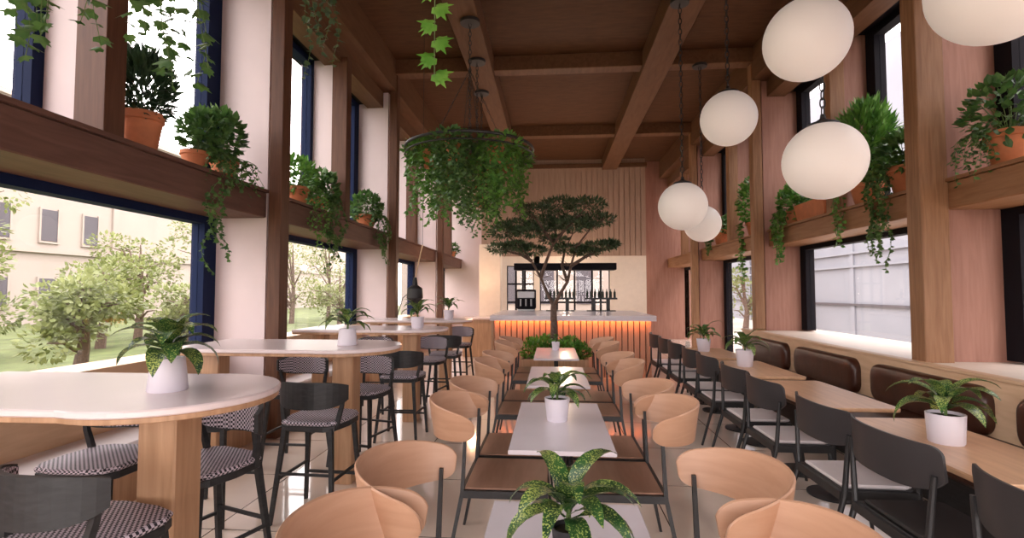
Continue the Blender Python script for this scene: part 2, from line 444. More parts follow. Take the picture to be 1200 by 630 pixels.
def bush(mb, c, rx, ry, rz, n, size, shape, up=.4):
    for _ in range(n):
        v = rnd3()
        while v.length > 1: v = rnd3()
        v = v.normalized()*(v.length**.5)
        p = Vector(c)+Vector((v.x*rx, v.y*ry, v.z*rz))
        d = Vector((v.x, v.y, v.z+up))+rnd3()*.6
        leaf(mb, p, d, Vector((0, 0, 1))+rnd3()*.6, size*random.uniform(.65, 1.25), shape)
def strand(mb, sm, p, out, length, size, shape, gap=.6, wob=.03):
    """a trailing vine: leaves along a drooping stem"""
    p = Vector(p); out = Vector(out); pts = [p.copy()]; k = 0; t = 0; q = p.copy()
    step = size*gap; ph = random.uniform(0, 6)
    while t < length:
        t += step; f = min(1, t/.16)
        q = q+Vector((out.x*(1-f), out.y*(1-f), 0))*step + Vector((math.sin(ph+t*9)*wob, math.cos(ph+t*7)*wob, 0))*.5 + Vector((0, 0, -step*(.25+.75*f)))
        pts.append(q.copy()); k += 1
        side = Vector((math.cos(ph+k*2.4), math.sin(ph+k*2.4), -.35))
        leaf(mb, q, side+rnd3()*.3, Vector((out.x, out.y, .8))+rnd3()*.5, size*random.uniform(.7, 1.15), shape)
    if len(pts) > 1: sm.tube(pts, .0025, 4)
def blade(mb, base, az, L, W, lift, droop, n=8, cup=.25):
    """long arching lance leaf"""
    a = Vector((math.cos(az), math.sin(az), 0)); side = Vector((-a.y, a.x, 0)); p = Vector(base); ang = lift
    k0 = len(mb.v); st = L/n
    for i in range(n+1):
        t = i/n; w = W*math.sin(PI*min(1, .08+t*.92))**.8*(1-.25*t) if i < n else .001
        if t < .12: w = W*.18
        nrm = Vector((-a.x*math.sin(ang), -a.y*math.sin(ang), math.cos(ang)))
        mb.v += [tuple(p-side*w+nrm*w*cup), tuple(p), tuple(p+side*w+nrm*w*cup)]
        ang2 = lift-droop*(t**1.2)
        p = p+(a*math.cos(ang2)+Vector((0, 0, 1))*math.sin(ang2))*st; ang = ang2
    for i in range(n):
        q = k0+i*3
        mb.f += [(q, q+1, q+4, q+3), (q+1, q+2, q+5, q+4)]

def pot_mesh(r, h, taper=.72, rim=True, n=28, flute=0):
    p = MB()
    pr = [(r*taper*.95, 0), (r*taper, .006), (r*.985, h*.8 if rim else h)]
    if rim: pr += [(r*1.0, h*.8), (r*1.08, h*.82), (r*1.08, h)]
    pr += [(r*.9, h), (r*.86, h*.86), (.001, h*.86)]
    p.lathe(pr, n=n, flute=flute); return p

# ------------------------------------------------------------------ bar tables (keyhole top on an oak post)
TBY = [2.27, 4.30, 6.35, 8.40]
TX = -1.76
def make_bar_table():
    t = thing('bar_table', '', 'table', (TX, 0, 0))
    o = []
    r, hw, xe = .46, .44, -1.34
    a0 = math.asin(hw/r)
    a = -PI+a0
    o.append((xe, -hw)); 
    N = 30
    for k in range(N+1):
        an = -PI+a0+(2*PI-2*a0)*k/N
        o.append((r*math.cos(an), r*math.sin(an)))
    o.append((xe, hw))
    MB().slab(o, 1.12, 1.15, .006).build('tabletop', 'bartop', t)
    o2 = [(x*.985 if x > 0 else x, y*.97) for x, y in o]
    MB().slab(o2, 1.095, 1.12, .004).build('apron', 'oak', t)
    MB().box(-.09, .09, -.09, .09, .0, 1.095, .008).build('post', 'oak', t)
    MB().box(-1.26, -1.10, -.08, .08, .0, 1.095, .008).build('post', 'oak', t)
    return t
bt = make_bar_table()
LT = ['oval-ended pale bar table nearest the camera with a speckled plant in a white pot',
      'oval-ended pale bar table behind the nearest one, its oak post beside the black stools',
      'oval-ended pale bar table third along the left windows',
      'small-looking farthest pale bar table by the left windows']
for k, y in enumerate(TBY): place(bt, k == 0, (TX, y, 0), 0, LT[k], 'bar tables along the left windows')

# ------------------------------------------------------------------ bar stools
def make_stool():
    t = thing('bar_stool', '', 'stool')
    sz = .68
    def so(s):
        return [(.20*s, -.17*s), (.235*s, 0), (.23*s, .15*s), (.19*s, .215*s), (.09*s, .24*s), (-.09*s, .24*s), (-.19*s, .215*s), (-.23*s, .15*s), (-.235*s, 0), (-.20*s, -.17*s), (-.13*s, -.21*s), (.13*s, -.21*s)]
    def ccw(o): return list(reversed(o)) if sum(o[i-1][0]*o[i][1]-o[i][0]*o[i-1][1] for i in range(len(o))) < 0 else o
    m = MB(); m.slab(ccw(so(1)), sz-.012, sz+.018, .01); m.build('seat', 'weave', t)
    m = MB(); m.slab(ccw(so(.985)), sz-.05, sz-.012, .004); m.build('seat_frame', 'blackwood', t)
    tops = {(1, 1): (.18, .17), (-1, 1): (-.18, .17), (1, -1): (.17, -.17), (-1, -1): (-.17, -.17)}
    feet = {}
    for (sx, sy), (x, y) in tops.items():
        fx, fy = sx*.225, (.225 if sy > 0 else -.245); feet[(sx, sy)] = (fx, fy)
        m = MB(); m.tube([(fx, fy, 0), (x, y, sz-.03)], [.017, .023], 4, sq=True)
        m.build('leg', 'blackwood', t)
    def at(k, z):
        f, tp = feet[k], tops[k]; u = z/(sz-.03); return (f[0]+(tp[0]-f[0])*u, f[1]+(tp[1]-f[1])*u, z)
    m = MB()
    m.tube([at((1, 1), .22), at((-1, 1), .22)], .014, 4, sq=True)
    m.build('footrest', 'blackwood', t)
    m = MB()
    m.tube([at((1, -1), .34), at((-1, -1), .34)], .012, 4, sq=True)
    for s in (1, -1): m.tube([at((s, -1), .30), at((s, 1), .30)], .012, 4, sq=True)
    m.build('stretcher', 'blackwood', t)
    # curved back: dark outer shell, woven inner face, two uprights
    def band(r0, r1, z0, z1, amax=1.12):
        rings = []
        N = 16
        for i in range(N+1):
            a = -amax+2*amax*i/N
            e = abs(i/N*2-1); zz0 = z0+.05*e**4; zz1 = z1-.035*e**3
            def P(r, z): return (math.sin(a)*r*1.02, -math.cos(a)*r+.03, z)
            rings.append([P(r0, zz0), P(r1, zz0), P(r1, zz1), P(r0, zz1)])
        return MB().rings(rings)
    band(.262, .285, .79, .975).build('backrest', 'blackwood', t)
    band(.252, .2615, .80, .968, 1.08).build('back_weave', 'weave', t)
    for s in (1, -1):
        m = MB(); m.tube([(s*.19, -.14, sz-.04), (s*.225, -.12, .80), (s*.235, -.11, .93)], [.021, .018, .014], 4, sq=True); m.build('back_post', 'blackwood', t)
    return t
st = make_stool()
first = [True]
nm = ['nearest', 'second', 'third', 'farthest']
def stool(x, y, rz, label):
    place(st, first[0], (x, y, 0), rz, label, 'woven-seat bar stools'); first[0] = False
stool(-1.80, 1.88, R(-12), 'black bar stool in the lower left corner with its dark curved back to the camera')
stool(-1.86, 2.68, R(160), 'woven bar stool right behind the oak post of the nearest bar table')
stool(-2.48, 2.70, R(180), 'woven bar stool at the left frame edge beyond the nearest bar table')
stool(-1.70, 3.68, R(-3), 'black bar stool with its back to the camera between the nearest and second bar tables')
stool(-1.78, 4.78, R(165), 'bar stool behind the oak post of the second bar table')
stool(-2.42, 4.74, R(180), 'woven-backed bar stool behind the second table, beside the window')
stool(-1.66, 5.62, R(0), 'black bar stool with its back to the camera between the second and third bar tables')
stool(-2.46, 3.62, R(0), 'mostly hidden bar stool in front of the second bar table near the window')
stool(-1.70, 6.98, R(170), 'dark bar stool behind the third bar table on the aisle side')
stool(-2.44, 6.85, R(180), 'dark bar stool behind the third bar table on the window side')
stool(-1.60, 7.62, R(0), 'dark bar stool in front of the farthest bar table')
stool(-1.66, 9.02, R(175), 'dark bar stool behind the farthest bar table')

# low window bench with pale top along the left wall
for i, (y0, y1) in enumerate(((1.5, 5.35), (5.7, 9.55))):
    t = thing('window_bench', ['low window bench with a pale cushion beneath the nearest left window', 'low window bench with a pale cushion beneath the second left window'][i], 'bench', (-3.42, (y0+y1)/2, 0))
    h = (y1-y0)/2
    MB().box(-.24, .22, -h, h, 0, .38, .006).build('bench_base', 'oak', t)
    MB().box(-.24, .24, -h, h, .38, .46, .02).build('cushion', 'seatpad', t)

# ------------------------------------------------------------------ centre tables
CY = [(1.52, .60), (3.39, .60), (5.30, .60), (7.25, .65)]
CX = .05
def centre_table(y, h, label):
    t = thing('dining_table', label, 'table', (CX, y, 0), 0, 'white tables of the centre row')
    MB().slab([(-.29, -h), (.29, -h), (.29, h), (-.29, h)], .725, .75, .004).build('tabletop', 'marble', t)
    for s in (-1, 1):
        MB().tube([(0, s*h*.55, .02), (0, s*h*.55, .72)], .028, 10).build('leg', 'black', t, True)
        MB().lathe([(.001, 0), (.17, 0), (.17, .012), (.04, .022), (.001, .022)], 0, s*h*.55, 24).build('foot_plate', 'black', t)
    MB().box(-.2, .2, -h*.8, h*.8, .705, .725).build('table_frame', 'black', t)
centre_table(*CY[0], 'lilac-white dining table at the bottom of the centre row, cut by the frame edge')
centre_table(*CY[1], 'lilac-white dining table second from the camera in the centre row with a white potted plant')
centre_table(*CY[2], 'narrow white dining table third from the camera in the centre row')
centre_table(*CY[3], 'small-looking white dining table at the far end of the centre row before the planter')

def make_shell_chair():
    t = thing('dining_chair', '', 'chair')
    z = .45
    MB().slab([(-.27, -.24), (.27, -.24), (.27, .24), (-.27, .24)], z-.005, z+.02, .006).build('seat', 'seatwood', t)
    f = MB()
    for x in (-.285, .285): f.box(x-.013, x+.013, -.26, .24, z-.03, z+.012)
    f.box(-.272, .272, -.262, -.24, z-.03, z+.012); f.box(-.272, .272, .222, .242, z-.03, z-.005)
    f.build('seat_frame', 'black', t)
    for s in (-1, 1):
        MB().tube([(s*.30, .27, 0), (s*.275, .225, z-.01)], [.011, .014], 4, sq=True).build('leg', 'black', t)
        MB().tube([(s*.31, -.34, 0), (s*.285, -.25, z), (s*.275, -.235, .80)], [.012, .016, .012], 4, sq=True).build('leg', 'black', t)
    # wrap-around bentwood back
    N = 44; rings = []
    for i in range(N+1):
        u = math.sin(PI/2*(2*i/N-1)); a = PI/2*1.03*u; e = abs(u)
        def P(rr, zz): return (math.sin(a)*(.30+rr), -.19-math.cos(a)*(.275+rr), zz)
        lo = .725+.025*e**3; hi = .945-.07*e**2.2; t_ = max(0, (e-.86)/.14); k_ = math.sqrt(max(.02, 1-t_*t_)); mi, ha = (lo+hi)/2, (hi-lo)/2; lo, hi = mi-ha*(.35+.65*k_), mi+ha*(.35+.65*k_)
        tilt = .03
        rings.append([P(0, lo), P(.013, lo), P(.013+tilt, hi-.006), P(.008+tilt, hi), P(tilt, hi-.004)])
    MB().rings(rings).build('backrest', 'bent', t, True)
    return t
sc_ = make_shell_chair(); fc = True
ys = [1.50, 2.06, 3.26, 3.88, 5.08, 5.70, 6.92, 7.55]
where = ['nearest to the camera', 'second from the camera', 'third from the camera', 'fourth from the camera', 'fifth from the camera', 'sixth from the camera', 'seventh from the camera', 'farthest from the camera']
for side in (-1, 1):
    for k, y in enumerate(ys):
        x = -.27 if side < 0 else .38
        lab = 'tan bentwood chair %s of the white centre tables, %s' % ('left' if side < 0 else 'right', where[k])
        place(sc_, fc, (x, y, 0), R(-90) if side < 0 else R(90), lab, 'bentwood chairs at the centre tables'); fc = False

# ------------------------------------------------------------------ right row: oak tables, black chairs, banquette
RT = [(2.47, 3.70), (3.98, 5.18), (5.38, 6.60), (6.85, 8.05)]
RL = ['oak table on the right nearest the camera, carrying a white potted plant',
      'oak table second along the brown banquette with a sunlit bare top',
      'oak table third along the banquette, carrying a small white pot',
      'oak table at the far end of the banquette']
for k, (a, b_) in enumerate(RT):
    h = (b_-a)/2
    t = thing('dining_table', RL[k], 'table', (2.24, (a+b_)/2, 0), 0, 'oak tables in front of the banquette')
    r = .05; o = []
    for cx, cy, s0 in ((.31-r, h-r, 0), (-.31+r, h-r, 90), (-.31+r, -h+r, 180), (.31-r, -h+r, 270)):
        for q in range(5): an = R(s0+q*22.5); o.append((cx+r*math.cos(an), cy+r*math.sin(an)))
    MB().slab(o, .72, .75, .006).build('tabletop', 'oaktop', t)
    for s in (-1, 1):
        MB().tube([(-.03, s*h*.45, .02), (-.03, s*h*.45, .7)], .03, 10).build('leg', 'black', t, True)
        MB().lathe([(.001, 0), (.185, 0), (.185, .012), (.05, .022), (.001, .022)], -.03, s*h*.45, 28).build('foot_plate', 'black', t)
    MB().box(-.2, .2, -h*.8, h*.8, .7, .72).build('table_frame', 'black', t)

def make_black_chair(pad='seatpad'):
    t = thing('cafe_chair', '', 'chair')
    z = .45
    o = [(-.235, -.21), (.235, -.21), (.25, .16), (.21, .22), (-.21, .22), (-.25, .16)]
    MB().slab(o, z-.03, z-.005, .005).build('seat', 'black', t)
    MB().slab([(x*.95, y*.95) for x, y in o], z-.005, z+.018, .01).build('seat_pad', pad, t)
    f = MB()
    for s in (-1, 1): f.box(s*.255-.012, s*.255+.012, -.23, .2, z-.06, z-.01)
    f.box(-.26, .26, -.235, -.212, z-.06, z-.01); f.build('seat_frame', 'black', t)
    for s in (-1, 1):
        MB().tube([(s*.27, .25, 0), (s*.24, .18, z-.03)], [.012, .019], 8).build('leg', 'black', t, True)
        MB().tube([(s*.285, -.34, 0), (s*.275, -.215, z-.03), (s*.318, -.205, .78)], [.012, .017, .013], 8).build('leg', 'black', t, True)
    # broad curved back panel
    N = 36; rings = []
    for i in range(N+1):
        u = math.sin(PI/2*(2*i/N-1)); x = u*.345; y = -.265+.10*abs(u)**2.4
        e = abs(u); c = max(0, (e-.86)/.14)
        lo = .69+.055*e**5+.02*c**2; hi = .915-.004*e**2-.045*(1-math.sqrt(max(0, 1-c*c)))
        rings.append([(x, y, lo), (x, y-.012, lo), (x, y-.022, hi), (x, y-.010, hi)])
    MB().rings(rings).build('backrest', 'chairback', t, True)
    return t
bc = make_black_chair('darkpad'); fb = True
cys = [1.93, 2.78, 3.44, 4.34, 5.00, 5.86, 6.50, 7.30, 7.95, 8.70]
cl = ['black chair at the right frame edge, only its back panel showing', 'black chair nearest the camera showing its whole broad back, right row',
      'black chair touching the second chair on its far side, with its pad coloured pale as sunlit', 'black chair in front of the near end of the bare oak table',
      'black chair in front of the far end of the bare oak table', 'black chair fifth back in the right row behind the open gap',
      'black chair by the oak table with the small white pot, sixth back', 'black chair seventh back in the right row',
      'black chair eighth back in the right row near its far end', 'farthest black chair of the right row near the bar']
for k, y in enumerate(cys):
    if k == 2: bc = make_black_chair(); fb = True  # from here on the pads are pale, sunlight put into their colour
    place(bc, fb, (1.90, y, 0), R(-90), cl[k], 'black chairs facing the banquette'); fb = False

bq = thing('banquette', 'long pale wood banquette with brown leather cushions below the right windows', 'banquette', (3.60, 5.2, 0))
h0, h1 = -5.2+.3, 4.9
MB().box(-.72, .02, h0, h1, 0, .30, .005).build('base', 'blackwood', bq)
MB().box(-.86, .0, h0, h1, .30, .42, .03).build('seat_cushion', 'leather', bq)
MB().box(.0, .09, h0, h1, 0, .88, .004).build('back_panel', 'panel', bq)
MB().box(-.02, .10, h0, h1, .88, .91, .006).build('ledge', 'panel', bq)
def cushion(y0, y1):
    # rounded leather pad, bulging slightly
    h = .205; L = (y1-y0)/2; yc = (y0+y1)/2-5.2; zc = .61
    def outl(g):
        o = []; r = .13
        for cy, cz, s0 in ((L-r, h-r, 0), (-L+r, h-r, 90), (-L+r, -h+r, 180), (L-r, -h+r, 270)):
            for q in range(7): an = R(s0+q*15); o.append((yc+(cy+r*math.cos(an))*g if False else yc+cy+r*math.cos(an)-math.copysign(1-g, cy)*h*.9*(1), zc+(cz+r*math.sin(an))*g))
        return o
    rings = []
    for x, g in ((.0, 1), (-.05, 1), (-.075, .95), (-.09, .82), (-.095, .4)): rings.append([(x, a, b) for a, b in outl(g)])
    MB().rings(rings).build('back_cushion', 'leather', bq, True)
for a, b_ in ((.95, 2.45), (2.75, 4.25), (4.52, 6.05), (6.34, 7.85), (8.12, 9.7)): cushion(a, b_)

# ------------------------------------------------------------------ potted plants on tables
def table_plant(loc, rz, label, pot_r=.085, pot_h=.155, n=13, L=.27, W=.032, seed=1, potmat='white', taper=.8, lift=(.5, 1.3)):
    random.seed(seed)
    t = thing('potted_plant', label, 'plant', loc, rz, 'speckled plants on the tables')
    pot_mesh(pot_r, pot_h, taper, False, 40, .0 if pot_r < .05 else -.03).build('pot', potmat, t, True)
    MB().lathe([(.001, pot_h*.85), (pot_r*.87, pot_h*.85), (pot_r*.86, pot_h*.9), (.001, pot_h*.93)]).build('soil', 'soil', t)
    lm = MB(); sm = MB()
    sm.tube([(0, 0, pot_h*.8), (.005, 0, pot_h+.07)], [.01, .006], 6)
    for k in range(n):
        az = k*2.4+random.uniform(-.3, .3); f = k/n
        lf = lift[0]+(lift[1]-lift[0])*f+random.uniform(-.1, .1)
        blade(lm, (math.cos(az)*.01, math.sin(az)*.01, pot_h+.02+.06*f), az, L*random.uniform(.85, 1.1), W*1.3*random.uniform(.85, 1.15), lf, 1.8+random.uniform(-.1, .6), 9)
    sm.build('stem', 'stem', t); lm.build('foliage', 'varieg', t, True)
table_plant((-1.76, 2.24, 1.15), 0, 'speckled plant in a white pot on the nearest bar table', .068, .15, 19, .235, .040, 3, lift=(.3, 1.45), taper=1.22)
table_plant((-1.74, 4.26, 1.15), 1, 'leafy plant in a white pot on the second bar table', .068, .14, 14, .26, .03, 4, taper=1.22)
table_plant((-1.69, 6.35, 1.15), 2, 'leafy plant in a white pot on the third bar table under a lamp', .09, .14, 13, .30, .03, 5, lift=(.8, 1.4))
table_plant((-1.72, 8.45, 1.15), 3, 'leafy plant in a white pot on the farthest bar table', .09, .15, 12, .30, .028, 6, lift=(.8, 1.4))
table_plant((.045, 1.62, .75), 0, 'large yellow-speckled plant in a dark pot on the bottom centre table', .05, .13, 17, .25, .030, 17, 'black', lift=(.35, 1.25))
table_plant((.03, 3.45, .75), .6, 'speckled plant in a white pot on the second centre table', .085, .15, 14, .27, .034, 8, lift=(.3, 1.2))
table_plant((.05, 7.6, .75), 0, 'small plant in a white pot on the farthest centre table', .06, .12, 8, .12, .02, 9)
table_plant((2.22, 3.12, .75), 0, 'speckled green plant in a white pot on the nearest right oak table', .095, .165, 14, .30, .040, 12, lift=(.35, 1.2), taper=.9)
table_plant((2.2, 6.1, .75), 0, 'yellow-green plant in a white pot on the third oak table', .10, .19, 14, .30, .034, 13, lift=(.5, 1.3))
table_plant((2.17, 7.6, .75), 0, 'green plant in a white pot on the farthest oak table', .10, .18, 14, .32, .034, 14, lift=(.5, 1.3))

# ------------------------------------------------------------------ ledge plants
def ledge_plant(loc, label, r, h, kind, seed, fr=(.22, .22, .2), n=160, size=.06, trail=(), mat='ivy', tsize=.05, shape=IVY, up=.4, zoff=.1, foff=(0, 0)):
    random.seed(seed)
    t = thing('potted_plant', label, 'plant', loc, 0, 'terracotta plants on the window ledges')
    pot_mesh(r, h, .7).build('pot', 'terra', t, True)
    MB().lathe([(.001, h*.85), (r*.88, h*.85), (r*.87, h*.92), (.001, h*.93)]).build('soil', 'soil', t)
    lm = MB(); sm = MB()
    for _ in range(14):
        d = rnd3(); d.z = abs(d.z)+.3
        sm.tube([(0, 0, h*.85), (d.x*fr[0]*.4, d.y*fr[1]*.4, h+fr[2]*.4), (foff[0]+d.x*fr[0]*.8, foff[1]+d.y*fr[1]*.8, h+fr[2]*d.z)], .004, 4)
    bush(lm, (foff[0], foff[1], h+zoff), *fr, n, size, shape, up)
    for (dx, dy, L, k) in trail:
        for _ in range(k):
            o = Vector((dx+random.uniform(-.07, .07), dy+random.uniform(-.1, .1), 0))
            u = o.normalized() if o.length > 0 else Vector((1, 0, 0))
            strand(lm, sm, (u.x*r*1.0+o.x*.15, u.y*r*1.0+o.y*.15, h+.02), (u.x*1.6, u.y*1.6, 0), L*random.uniform(.6, 1.1), tsize, shape if shape in (IVY, OVAL) else OVAL)
    sm.build('stem', 'stem', t); lm.build('foliage', mat, t)
ZL = 2.745; ZR = 2.735
ledge_plant((-3.46, 4.02, ZL), 'bushy dark needle-leaved plant in a terracotta pot on the nearest left ledge', .15, .36, 0, 21, (.21, .21, .3), 1700, .10, (), 'dark', shape=NEED, zoff=.22, up=.9)
ledge_plant((-3.42, 4.62, ZL), 'terracotta pot with trailing ivy in the middle of the nearest left ledge', .12, .2, 0, 22, (.2, .22, .24), 330, .075, ((.3, -.05, 1.2, 6), (.3, .2, .5, 5)), 'ivy', zoff=.18, foff=(.06, .05))
ledge_plant((-3.42, 5.06, ZL), 'terracotta pot with glossy leaves at the nearest left ledge end beside the tall post', .13, .22, 0, 23, (.19, .24, .26), 520, .085, ((.3, .1, .45, 6), (.3, -.2, .4, 6)), 'ivy', shape=OVAL, zoff=.24, foff=(.02, -.12))
ledge_plant((-3.42, 6.6, ZL), 'terracotta pot with fine green leaves just behind the tall left post', .15, .26, 0, 24, (.24, .27, .26), 520, .08, ((.3, 0, .7, 8), (.3, .2, 1.0, 7)), 'fern', shape=OVAL, zoff=.15)
ledge_plant((-3.42, 7.25, ZL), 'terracotta pot with long trailing ivy in the middle of the second left ledge', .14, .24, 0, 25, (.27, .3, .28), 480, .085, ((.3, 0, 1.1, 10), (.3, -.2, .9, 7)), 'ivy', zoff=.14)
ledge_plant((-3.40, 9.1, ZL), 'round terracotta pot with trailing greenery at the far end of the second left ledge', .18, .26, 0, 26, (.28, .3, .28), 440, .085, ((.3, .1, .9, 12), (.3, -.2, .5, 3)), 'ivy', zoff=.14)
ledge_plant((4.20, 5.0, ZR), 'large angled terracotta pot with cascading ivy on the nearest right ledge', .17, .34, 0, 31, (.3, .26, .30), 460, .09, ((-.3, 0, .5, 10), (-.3, .2, .3, 4)), 'ivy', shape=OVAL, zoff=.18, foff=(-.05, -.02))
ledge_plant((4.25, 6.42, ZR), 'terracotta pot with trailing bright leaves beside the big right post', .2, .36, 0, 32, (.3, .3, .3), 420, .10, ((-.3, 0, 1.2, 12), (-.3, .3, 1.1, 8)), 'ivy', zoff=.14)
ledge_plant((4.20, 7.12, ZR), 'tall feathery palm-like plant between the two lower globe lamps and the right post', .2, .3, 0, 33, (.3, .28, .52), 1500, .17, ((-.3, .1, .8, 8),), 'fern', shape=NEED, zoff=.55, up=.9, tsize=.07)
ledge_plant((4.18, 9.12, ZR), 'small terracotta pot with bright ivy at the far end of the second right ledge', .17, .26, 0, 34, (.26, .3, .32), 380, .10, ((-.3, 0, .85, 13),), 'fern', zoff=.16, tsize=.07)
ledge_plant((4.22, 10.9, ZR), 'tall green hanging plant in the third right bay behind a globe lamp', .2, .3, 0, 35, (.32, .4, .5), 700, .11, ((-.3, 0, 1.2, 9),), 'fern', shape=OVAL, zoff=.45, tsize=.08)
ledge_plant((4.22, 13.0, ZR), 'dark leafy plant in a terracotta pot in the third right bay', .22, .4, 0, 36, (.34, .4, .25), 260, .11, ((-.3, 0, .6, 8),), 'ivy', zoff=.1, tsize=.08)
ledge_plant((-3.40, 16.9, ZL), 'small far plant at the end of the left ledges near the back wall', .18, .2, 0, 37, (.3, .4, .22), 160, .12, (), 'ivy', zoff=.1)
# terracotta troughs on the second right ledge
for y, l_ in ((8.4, 'terracotta trough behind the lower globe lamp on the second right ledge'),):
    t = thing('planter_trough', l_, 'planter', (4.2, y, ZR), 0)
    m = MB()
    m.rings([[(-.12, -.42, 0), (.12, -.42, 0), (.12, .42, 0), (-.12, .42, 0)], [(-.16, -.48, .3), (.16, -.48, .3), (.16, .48, .3), (-.16, .48, .3)], [(-.14, -.46, .3), (.14, -.46, .3), (.14, .46, .3), (-.14, .46, .3)], [(-.13, -.44, .24), (.13, -.44, .24), (.13, .44, .24), (-.13, .44, .24)]])
    m.build('trough', 'terra', t); MB().box(-.12, .12, -.42, .42, .2, .25).build('soil', 'soil', t)
    random.seed(5); lm = MB()
    for q in range(5): bush(lm, (-.02, -.36+q*.18, .36), .14, .12, .1, 40, .07, OVAL)
    lm.build('foliage', 'ivy', t)

# ------------------------------------------------------------------ hanging vines from baskets above the view
def chain(mb, x, y, z0, z1, link=.075, w=.017, r=.0045):
    n = max(1, int((z1-z0)/(link*.78))); st = (z1-z0)/n
    for i in range(n):
        zc = z0+st*(i+.5); hl = link/2; pts = []
        for q in range(10):
            a = 2*PI*q/10; u = math.cos(a)*w; v = math.sin(a)*hl
            pts.append((x+(u if i % 2 else 0), y+(0 if i % 2 else u), zc+v))
        mb.tube(pts, r, 5, closed=True)
def hanging_vine(loc, label, strands, size, shape, mat, seed, r=.16, gap=.75):
    random.seed(seed)
    t = thing('hanging_planter', label, 'plant', loc, 0)
    p = MB(); p.lathe([(.02, -.16), (r*.7, -.14), (r, 0), (r*1.04, 0), (r*1.04, .02), (r*.92, .02), (r*.9, -.03), (.001, -.03)]); p.build('pot', 'terra', t, True)
    c = MB()
    c.tube([(0, 0, .35), (0, 0, 5.75-loc[2])], .005, 5)
    for k in range(3): a = k*2.09; c.tube([(r*math.cos(a), r*math.sin(a), .01), (0, 0, .35)], .004, 5)
    c.build('hanging_cord', 'black', t)
    lm = MB(); sm = MB(); bush(lm, (0, 0, .06), r*1.2, r*1.2, .1, 50, size, shape)
    for (dx, dy, L) in strands: strand(lm, sm, (dx*.9, dy*.9, .0), (dx, dy, 0), L, size, shape, gap, .02)
    sm.build('stem', 'stem', t); lm.build('foliage', mat, t)
hanging_vine((-1.45, 2.5, 3.62), 'bright green vine hanging straight down over the middle of the room, nearest the camera', (), .1, PALM, 'ivyb', 41) if False else None
def straight_vine():
    random.seed(4)
    t = thing('hanging_planter', 'bright green palmate vine hanging straight down in front of the brown ceiling', 'plant', (-.61, 2.6, 3.5), 0)
    r = .14
    MB().lathe([(.02, -.16), (r*.7, -.14), (r, 0), (r*1.04, 0), (r*1.04, .02), (r*.92, .02), (r*.9, -.03), (.001, -.03)]).build('pot', 'terra', t, True)
    c = MB(); c.tube([(0, 0, .35), (0, 0, ZC-3.5)], .005, 5)
    for k in range(3): a = k*2.09; c.tube([(r*math.cos(a), r*math.sin(a), .01), (0, 0, .35)], .004, 5)
    c.build('hanging_cord', 'black', t)
    sm = MB(); sm.tube([(.03, -.14, .0), (.035, -.16, -.3), (.035, -.16, -.86)], .0022, 5); sm.build('stem', 'stem', t)
    lm = MB(); z = -.06; k = 0
    while z > -.86:
        s = 1 if k % 2 else -1
        for da in (-.6, 0, .6):
            leaf(lm, Vector((.035+s*.012, -.16, z)), Vector((s*.8+da*.3, -.05, -.35+da*.9)), Vector((0, -1, .5)), .085, IVY)
        z -= .085; k += 1
    lm.build('foliage', 'ivyb', t)
straight_vine()
hanging_vine((-2.62, 2.45, 3.42), 'ivy hanging at the top left corner across the nearest upper window', [(.1, -.1, .46), (-.1, -.1, .62), (0, -.16, .5), (.16, 0, .4), (-.16, .0, .5), (.14, .1, .5), (.05, -.15, .55)], .085, IVY, 'ivy', 42)
hanging_vine((-1.98, 2.45, 3.36), 'ivy hanging in front of the bushy terracotta plant in the upper left', [(.1, -.1, .72), (-.1, -.1, .5), (.16, 0, .65), (-.16, 0, .45), (0, -.16, .4), (.05, .15, .66), (.12, -.12, .78), (.15, .08, .55), (-.12, .1, .6)], .08, IVY, 'ivy', 43)
hanging_vine((-2.30, 4.9, 4.95), 'sparse dull ivy hanging near the upper cornice right of the tall post', [(.1, -.1, .85), (-.1, -.1, .8), (.16, 0, 1.1), (-.16, 0, 1.2), (0, -.16, .9), (-.1, .15, .9)], .075, IVY, 'tree', 44)

# ------------------------------------------------------------------ pendant globes
def pendant(x, y, z, label, zt):
    r = .335
    t = thing('pendant_lamp', label, 'lamp', (x, y, z), 0, 'white globe pendant lamps')
    m = MB(); N = 26
    m.lathe([(max(.001, r*math.sin(PI*i/N)), -r*math.cos(PI*i/N)) for i in range(N+1)], n=44); m.build('globe', 'globe', t, True)
    MB().lathe([(.001, r-.045), (.13, r-.028), (.125, r-.005), (.06, r+.02), (.025, r+.045), (.02, r+.08), (.001, r+.085)], n=24).build('cap', 'black', t, True)
    c = MB(); chain(c, 0, 0, r+.07, zt-z-.03, .095, .022, .006); c.build('chain', 'black', t, True)
    MB().lathe([(.001, zt-z-.05), (.13, zt-z-.045), (.135, zt-z), (.001, zt-z)]).build('canopy', 'black', t)
def fr_px(px, py, rpx_unused, X, Yd): pass
pendant(2.50, 3.00, 3.34, 'huge globe lamp cut off by the top right corner', ZC)
pendant(2.14, 4.40, 3.72, 'upper large globe lamp touching the top of the frame', 5.75)
pendant(2.39, 4.66, 2.75, 'large globe lamp hanging lowest in front of the palm-like plant', ZC)
pendant(2.19, 6.46, 3.75, 'mid-sized globe lamp hanging on a long chain left of the upper large globe', 5.75)
pendant(1.83, 7.30, 2.80, 'globe lamp farthest to the aisle, overlapping a smaller globe', 5.75)
pendant(2.77, 9.66, 2.86, 'smallest globe lamp, partly behind the aisle globe', 5.85)

